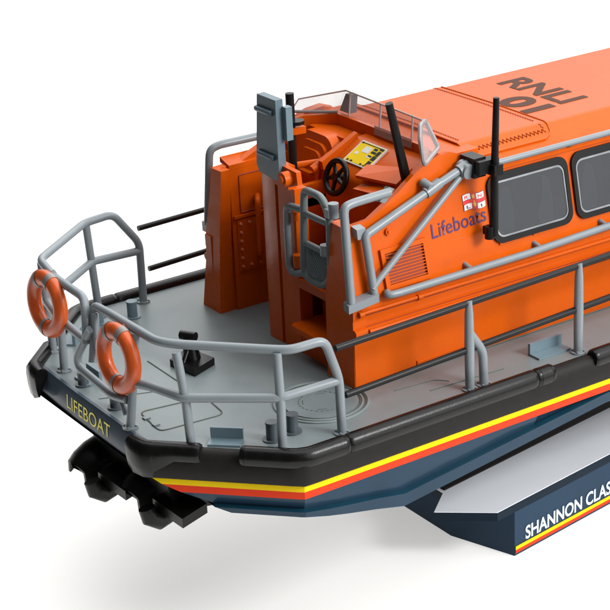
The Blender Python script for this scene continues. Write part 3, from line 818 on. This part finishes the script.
for x0, x1 in ((3.30, 3.52), (3.78, 3.98), (2.02, 2.2)):
    bm = bmesh.new(); z0 = 1.155 if x0 > 3 else .985
    hexa(bm, [WALL(x0, z0, .001), WALL(x1, z0, .001), WALL(x1, z0+.03, .001), WALL(x0, z0+.03, .001)], [WALL(x0, z0, .02), WALL(x1, z0, .02), WALL(x1, z0+.03, .02), WALL(x0, z0+.03, .02)]); finish(bm, 'wall_cleat', ORANGE, wall)
for sd in (0, 1):
    f = (lambda p: mir(p)) if sd else (lambda p: p)
    bm = bmesh.new(); tube(bm, [f((1.36, .855, .865)), f((1.42, .855, .865)), f((9., .855, .84))], .022, seg=10); tube(bm, [f((1.345, .845, .865)), f((1.40, .845, .865))], .034, seg=12)
    tube(bm, [f((2.12, .85, .862)), f((2.18, .85, .862))], .032, seg=12)
    finish(bm, 'conduit', ORANGE, walls[sd])
    bm = bmesh.new(); tube(bm, [f((1.45, .815, .655)), f((4.30, .812, .672)), f((9., .812, .68))], .030, seg=10); finish(bm, 'rubbing_strip', ORANGE, walls[sd])
# thin orange seam line along foot of the wall
bm = bmesh.new(); tube(bm, [(2.1, .853, .10), (2.75, .853, .12)], .008, seg=6); tube(bm, [(2.1, .853, .06), (2.1, .853, .12)], .008, seg=6); finish(bm, 'weld_seam', ORANGE, wall)

for z_, y_ in ((.826, .869), (.695, .862)):
    bm = bmesh.new(); tube(bm, [(1.45, y_, z_), (9., y_, z_+.005)], .007, seg=6); finish(bm, 'recess_line', STITCH, wall)
bm = bmesh.new(); tube(bm, [(1.272, 1.38, .006), (1.272, .852, .006), (9., .852, .006)], .010, seg=6); finish(bm, 'deck_joint', LINE, wall)
# badge and lettering
def wmap(x0, x1, zb, slope, h, off=.006): return lambda u_, w_: WALL(x0+(x1-x0)*u_, zb+slope*u_+w_*h, off)
text_obj('Lifeboats', 'wall_lettering', PURP, wall, wmap(2.42, 3.17, 1.425, .035, .165), bold=.004, space=1.02)
def wplate(bm, pts, h0, h1): hexa(bm, [WALL(x, z, h0) for x, z in pts], [WALL(x, z, h1) for x, z in pts])
bx0, bx1, bz0, bz1 = 2.885, 3.185, 1.61, 1.795
def bw(u_, w_): return (bx0+(bx1-bx0)*u_+.006*math.sin(w_*6), bz0+(bz1-bz0)*w_+.012*math.sin(u_*6.3))
def patch(bm, u0, w0, u1, w1, h0, h1):
    n = 6; t_ = [bw(u0+(u1-u0)*k/n, w1) for k in range(n+1)]; b_ = [bw(u1-(u1-u0)*k/n, w0) for k in range(n+1)]
    wplate(bm, t_+b_, h0, h1)
bm = bmesh.new(); patch(bm, .0, .03, 1., .97, .002, .005); badge = finish(bm, 'flag_badge', PURP, wall)
bm = bmesh.new(); patch(bm, .0, .40, 1., .60, .0051, .0075); patch(bm, .40, .02, .60, .98, .0051, .0074); finish(bm, 'red_cross', FLAGR, badge)
for (a, b, c, d) in ((.02, .62, .375, .95), (.625, .62, .98, .95), (.02, .05, .375, .375), (.625, .05, .98, .375)):
    bm = bmesh.new(); patch(bm, a, b, c, d, .0051, .0078); finish(bm, 'white_quarter', WHITE, badge)
for ch, a, b in (('R', .10, .68), ('N', .71, .68), ('L', .12, .11), ('I', .77, .11)):
    wd = .18 if ch != 'I' else .06
    text_obj(ch, 'badge_letter', FLAGR if ch in 'RN' else PURP, badge, (lambda a, b, wd: (lambda u_, w_: WALL(bw(a+wd*u_, b)[0], bw(a+wd*u_, b+.19*w_)[1], .0082)))(a, b, wd), bold=.02)
bm = bmesh.new()
cpt = [(-.055, .80), (-.03, .90), (0, .86), (.03, .94), (.06, .84), (.05, .66), (-.05, .66)]
wplate(bm, [bw(.5+x, z) for x, z in cpt], .0076, .009)
an = [(0.0, .60), (.03, .5), (.02, .40), (.08, .38), (.05, .24), (0, .12), (-.06, .24), (-.08, .38), (-.02, .40), (-.03, .5)]
wplate(bm, [bw(.5+x, z) for x, z in an], .0076, .009)
finish(bm, 'crown_and_anchor', GOLD, badge)

# ------------------------------------------------------------------ grab rails, both sides
def wt(x, z, off, sd): return wallpt(x, z, sd, off)
for sd in (0, 1):
    # cockpit entry rail
    bm = bmesh.new()
    if not sd: pts = [(1.215, .785, 1.0), (1.30, .985, 2.035), (1.40, .99, 2.06), (1.90, 1.0, 2.07)]
    else: pts = [mir((1.37, .81, 1.02)), mir((1.44, .84, 1.92)), mir((1.55, .85, 1.965)), mir((2.2, .92, 1.98))]
    tube(bm, pts, R, bend=.09)
    er = finish(bm, 'entry_rail', RAIL, boat)
    bm = bmesh.new()
    if not sd:
        prism(bm, [(1.15, .74, .96), (1.54, .74, 1.0), (1.54, .88, 1.0), (1.18, .88, .96)], (0, 0, .09)); finish(bm, 'rail_bracket', RAIL, er, bevel=.018)
        bm = bmesh.new()
        d = (Vector((1.90, 1.0, 2.07))-Vector((1.80, 1.05, 1.94))).normalized()
        a = Vector((1.93, 1.0, 2.10)); 
        prism(bm, [a+Vector((-.035, 0, .03)), a+Vector((.035, 0, -.01)), a+Vector((-.09, 0, -.14)), a+Vector((-.16, 0, -.11))], (0, .07, -.01))
    else:
        prism(bm, [mir((1.33, .74, .93)), mir((1.48, .74, .93)), mir((1.48, .95, .93)), mir((1.33, .95, .93))], (0, 0, .12)); cyl(bm, mir((1.40, .78, 1.02)), mir((1.40, .98, 1.02)), .05)
        cyl(bm, mir((2.12, .92, 1.96)), mir((2.12, 1.05, 1.86)), .03)
    finish(bm, 'rail_bracket', RAIL, er, bevel=.018)
    # long side handrail
    f = (lambda p: Vector(mir(p))) if sd else (lambda p: Vector(p))
    bm = bmesh.new(); tube(bm, [f((1.73, .86, 1.02)), f((1.68, .79, 1.02)), f((1.80, .765, 1.02)), f((3.6, .765, 1.025)), f((4.8, .770, 1.06)), f((9., .77, 1.12))], .042, bend=.06)
    hr = finish(bm, 'hand_rail', RAIL, boat)
    for x in (2.80, 3.78, 4.76, 5.9, 7.2):
        z = 1.03+max(0, x-3.6)*.025
        bm = bmesh.new(); tube(bm, [f((x, .77, z)), f((x, .84, z+.02)), f((x, .90, z+.03))], .030, seg=10); finish(bm, 'rail_standoff', RAIL, hr)
    # roof edge rail
    if sd: continue
    bm = bmesh.new(); tube(bm, [f((3.22, .99, 2.09)), f((3.35, .965, 2.09)), f((9., .965, 2.09))], .034, seg=12); rr_ = finish(bm, 'roof_rail', RAIL, boat)
    for x in (4.42, 5.9, 7.4):
        bm = bmesh.new(); cyl(bm, f((x, .97, 2.08)), f((x, 1.10, 2.0)), .026, 10); finish(bm, 'rail_standoff', RAIL, rr_)

# folding grey stretcher frame against the starboard wall
bm = bmesh.new()
tube(bm, [(1.52, .80, 1.06), (1.51, .915, 1.70), (2.52, .975, 2.02), (3.0, 1.0, 2.16)], .046, bend=.05)
tube(bm, [(1.50, .80, 1.13), (1.58, .815, 1.20), (2.86, .985, 2.06)], .036, bend=.05)
frame_ = finish(bm, 'folding_frame', RAIL, boat)
bm = bmesh.new(); prism(bm, [(1.42, .92, 1.67), (1.53, .92, 1.67), (1.53, .935, 1.775), (1.42, .935, 1.775)], (0, .11, .02)); finish(bm, 'pivot_bracket', RAIL, frame_, bevel=.02)
bm = bmesh.new(); cyl(bm, (2.90, .90, 2.09), (2.90, 1.06, 2.12), .085, 20); tube(bm, [(2.80, .985, 2.10), (3.06, 1.0, 2.17)], .068, seg=14); finish(bm, 'knuckle', RAIL, frame_, bevel=.01)
bm = bmesh.new(); cyl(bm, (2.40, .93, 2.01), (2.38, 1.06, 2.05), .055, 18); tube(bm, [(2.34, .965, 1.96), (2.54, .975, 2.035)], .062, seg=14); finish(bm, 'clip', RAIL, frame_, bevel=.01)

# swinging ladder gate over the steps
gx = 1.35
bm = bmesh.new()
tube(bm, [(gx, 1.80, 2.02), (gx, 1.46, 2.02), (gx, 1.33, 1.84), (gx, 1.35, 1.12), (gx, 1.48, 1.0), (gx, 1.78, .98), (gx, 1.88, 1.06)], .043, bend=.09, closed=True)
for z in (1.745, 1.40): tube(bm, [(gx, 1.78, z), (gx, 1.37, z)], .036)
gate = finish(bm, 'ladder_gate', RAILD, boat)
bm = bmesh.new(); box(bm, (gx-.008, 1.38, 1.03), (gx+.012, 1.80, 1.38)); finish(bm, 'tread_plate', RAILD, gate)
bm = bmesh.new()
for k in range(13):
    t0 = -.30+k*.055
    a = max(0, t0); b = min(.40, t0+.40)
    # diagonal ribs clipped to the plate
    pts = []
    for s in (0, 1):
        yy = 1.39+(.38*s); zz = 1.05+t0+.34*s*1.0
        pts.append((yy, zz))
    (y0, z0), (y1, z1) = pts
    lo_, hi_ = 1.05, 1.37
    def at(zv): return y0+(y1-y0)*(zv-z0)/(z1-z0)
    if z0 < lo_: y0n, z0n = at(lo_), lo_
    else: y0n, z0n = y0, z0
    if z1 > hi_: y1n, z1n = at(hi_), hi_
    else: y1n, z1n = y1, z1
    if z1n > z0n+.02: tube(bm, [(gx-.010, y0n, z0n), (gx-.010, y1n, z1n)], .009, seg=5)
finish(bm, 'tread_ribs', RAIL, gate)
bm = bmesh.new(); cyl(bm, (gx-.02, 1.22, 1.86), (gx-.02, 1.22, 2.02), .058, 16); box(bm, (gx-.05, 1.22, 1.84), (gx+.03, 1.36, 1.93)); finish(bm, 'hinge', RAIL, gate, bevel=.012)
bm = bmesh.new(); cyl(bm, (gx-.05, 1.37, 1.40), (gx-.05, 1.37, 1.52), .052, 14); finish(bm, 'hinge', RAIL, gate, bevel=.012)
bm = bmesh.new(); tube(bm, [(gx+.02, 1.88, 1.76), (gx-.02, 2.10, 1.76), (gx-.02, 2.14, 1.68), (gx-.02, 2.14, 1.04), (gx-.02, 2.08, .98), (gx+.02, 1.88, 1.02)], .041, bend=.07); finish(bm, 'grab_bar', RAIL, boat)
bm = bmesh.new(); cyl(bm, (1.37, 2.02, 1.06), (1.37, 2.02, 1.20), .055, 16); cyl(bm, (1.38, 2.02, 1.60), (1.38, 2.02, 1.70), .04, 16); finish(bm, 'buffer', ORANGE, tower, bevel=.01)

# folded grey panel hung on the tower post
bm = bmesh.new()
pr = [(2.575, 2.14), (2.52, 2.06), (2.18, 2.035), (2.12, 2.07), (2.125, 2.95), (2.49, 2.95)]
hexa(bm, [(1.25, y, z) for y, z in pr], [(1.345, y, z) for y, z in pr])
blade = finish(bm, 'folding_panel', BLADE, boat, bevel=.022, bseg=3)
for z in (2.29, 2.79):
    bm = bmesh.new(); tube(bm, [(1.25, 2.51, z), (1.235, 2.49, z), (1.235, 2.22, z), (1.25, 2.20, z)], .030, bend=.02, seg=12); finish(bm, 'panel_rib', BLADE, blade)
bm = bmesh.new(); box(bm, (1.33, 2.05, 2.50), (1.41, 2.13, 2.87)); finish(bm, 'panel_latch', BRACK, blade, bevel=.02)
# radar mast behind
bm = bmesh.new(); tube(bm, [(1.86, 2.79, 1.72), (1.86, 2.79, 2.77)], .050, seg=16); mast = finish(bm, 'mast', WIRE, boat)
bm = bmesh.new(); cyl(bm, (1.90, 2.74, 2.42), (1.90, 2.74, 2.46), .09, 24); finish(bm, 'mast_collar', WIRE, mast)
bm = bmesh.new(); prism(bm, [(1.78, 2.74, 2.30), (1.78, 2.90, 2.30), (1.98, 2.88, 2.30), (2.0, 2.70, 2.30)], (0, 0, .08)); finish(bm, 'mast_step', ORANGE, mast, bevel=.02)
# raked black arm over the cockpit and whip aerial on the wall
bm = bmesh.new(); tube(bm, [(2.33, 1.27, 1.98), (2.31, 1.26, 2.06), (2.105, 1.25, 2.94)], [.062, .056, .042], seg=16); arm = finish(bm, 'raked_arm', WIRE, boat)
bm = bmesh.new(); cyl(bm, (2.30, 1.22, 2.0), (2.40, 1.16, 2.0), .045, 14); finish(bm, 'arm_pin', ORANGE, arm)
bm = bmesh.new(); tube(bm, [(3.10, .76, 1.36), (3.12, .77, 1.9), (3.15, .76, 2.90)], [.052, .045, .034], seg=16); aer = finish(bm, 'aerial', WIRE, boat)
bm = bmesh.new(); tube(bm, [(3.06, .78, 1.33), (3.06, .78, 1.47)], .055, seg=14); box(bm, (3.06, .80, 1.35), (3.14, .90, 1.44)); finish(bm, 'aerial_foot', WIRE, aer, bevel=.012)
bm = bmesh.new(); box(bm, (2.93, .78, 2.07), (3.20, .90, 2.22)); box(bm, (2.92, .86, 2.02), (3.08, 1.10, 2.24)); box(bm, (3.07, .70, 2.05), (3.19, .82, 2.17)); finish(bm, 'aerial_clamp', WIRE, aer, bevel=.018)

# ------------------------------------------------------------------ lifebuoys hung on the stern rails
def lifebuoy(loc, rz, tilt, label):
    o = top('lifebuoy', label, 'lifebuoy', loc, 'lifebuoys hung on the stern rails')
    o.rotation_euler = (0, 0, 0)
    def M(p):
        v = Vector(p); v = Matrix.Rotation(tilt, 3, 'Y') @ v; v = Matrix.Rotation(rz, 3, 'Z') @ v
        return v+Vector(loc)
    bm = bmesh.new(); Rm, rs = .290, .098; seg, n = 16, 56
    rings = []
    for i in range(n):
        a = 2*PI*i/n
        rings.append([bm.verts.new(M((rs*.80*math.cos(2*PI*k/seg), (Rm+rs*math.sin(2*PI*k/seg))*math.sin(a), (Rm+rs*math.sin(2*PI*k/seg))*math.cos(a)))) for k in range(seg)])
    for i in range(n):
        for k in range(seg): bm.faces.new([rings[i][k], rings[(i+1) % n][k], rings[(i+1) % n][(k+1) % seg], rings[i][(k+1) % seg]])
    finish(bm, 'ring', BUOY, o)
    for q, a0 in enumerate((5.85, .42, 2.9)):
        bm = bmesh.new(); rr2 = []
        for i in range(4):
            a = a0+.22*i/3
            rr2.append([bm.verts.new(M(((rs+.006)*.82*math.cos(2*PI*k/seg), (Rm+(rs+.006)*math.sin(2*PI*k/seg))*math.sin(a), (Rm+(rs+.006)*math.sin(2*PI*k/seg))*math.cos(a)))) for k in range(seg)])
        for i in range(3):
            for k in range(seg): bm.faces.new([rr2[i][k], rr2[i+1][k], rr2[i+1][(k+1) % seg], rr2[i][(k+1) % seg]])
        finish(bm, 'tape_band', TAPE, o)
    bm = bmesh.new(); tube(bm, [M((.05, 0, Rm+.02)), M((.12, 0, Rm+.06))], .03, seg=10); finish(bm, 'hook', RAIL, o)
lifebuoy((-.99, 3.50, .78), .06, .06, 'orange lifebuoy hung on the far end of the stern rail, leftmost in the photo')
lifebuoy((-1.02, 1.82, .71), .06, .06, 'orange lifebuoy hung on the stern rail above the last letters of LIFEBOAT')

# ------------------------------------------------------------------ light: studio softboxes
w = bpy.data.worlds.new('World'); scn.world = w; w.use_nodes = True
nt = w.node_tree; bg = nt.nodes['Background']
tc = nt.nodes.new('ShaderNodeTexCoord')
def lobe(d, a0, a1, strength):
    d = Vector(d).normalized()
    dot = nt.nodes.new('ShaderNodeVectorMath'); dot.operation = 'DOT_PRODUCT'; dot.inputs[1].default_value = d
    nrm = nt.nodes.new('ShaderNodeVectorMath'); nrm.operation = 'NORMALIZE'
    nt.links.new(tc.outputs['Generated'], nrm.inputs[0]); nt.links.new(nrm.outputs[0], dot.inputs[0])
    mr = nt.nodes.new('ShaderNodeMapRange'); mr.interpolation_type = 'SMOOTHSTEP'
    mr.inputs['From Min'].default_value = math.cos(math.radians(a0)); mr.inputs['From Max'].default_value = math.cos(math.radians(a1))
    mr.inputs['To Max'].default_value = strength
    nt.links.new(dot.outputs['Value'], mr.inputs['Value'])
    return mr.outputs['Result']
outs = [lobe((.52, .12, 1), 54, 36, 2.75), lobe((.54, .84, .50), 34, 16, 1.1), lobe((.50, -1, .40), 38, 20, 2.7)]
acc_ = None
for o_ in outs:
    ad = nt.nodes.new('ShaderNodeMath'); ad.operation = 'ADD'
    if acc_ is None: ad.inputs[0].default_value = .05
    else: nt.links.new(acc_, ad.inputs[0])
    nt.links.new(o_, ad.inputs[1]); acc_ = ad.outputs[0]
nt.links.new(acc_, bg.inputs['Strength']); bg.inputs['Color'].default_value = (1, 1, 1, 1)

def area(name, loc, tgt, size, power):
    l = bpy.data.lights.new(name, 'AREA'); l.shape = 'RECTANGLE'; l.size = size[0]; l.size_y = size[1]; l.energy = power
    o = bpy.data.objects.new(name, l); COL.objects.link(o); o.location = loc
    o.rotation_euler = (Vector(tgt)-Vector(loc)).to_track_quat('-Z', 'Y').to_euler()
    return o
area('softbox', (8, -13, 10), (2.5, 1, .5), (5, 4), 2600)

# ------------------------------------------------------------------ camera
cam = bpy.data.cameras.new('Camera'); co = bpy.data.objects.new('Camera', cam); COL.objects.link(co)
cam.sensor_width = 36; cam.lens = 36*1880/610; cam.clip_end = 500; cam.clip_start = .5
rot = Matrix(((.8300406471, .2477098569, -.4996722435), (-.5558445704, .2943637741, -.7774231680), (-.0454899743, .9230329330, .3820220765)))
co.matrix_world = Matrix.Translation((-8.991548866, -14.199187317, 8.555514509)) @ rot.to_4x4()
scn.camera = co
scn.render.resolution_x = scn.render.resolution_y = 1024
scn.view_settings.view_transform = 'Standard'; scn.view_settings.look = 'None'; scn.view_settings.exposure = 0; scn.view_settings.gamma = 1
scn.render.engine = 'CYCLES'
scn.cycles.max_bounces = 8; scn.cycles.transparent_max_bounces = 12
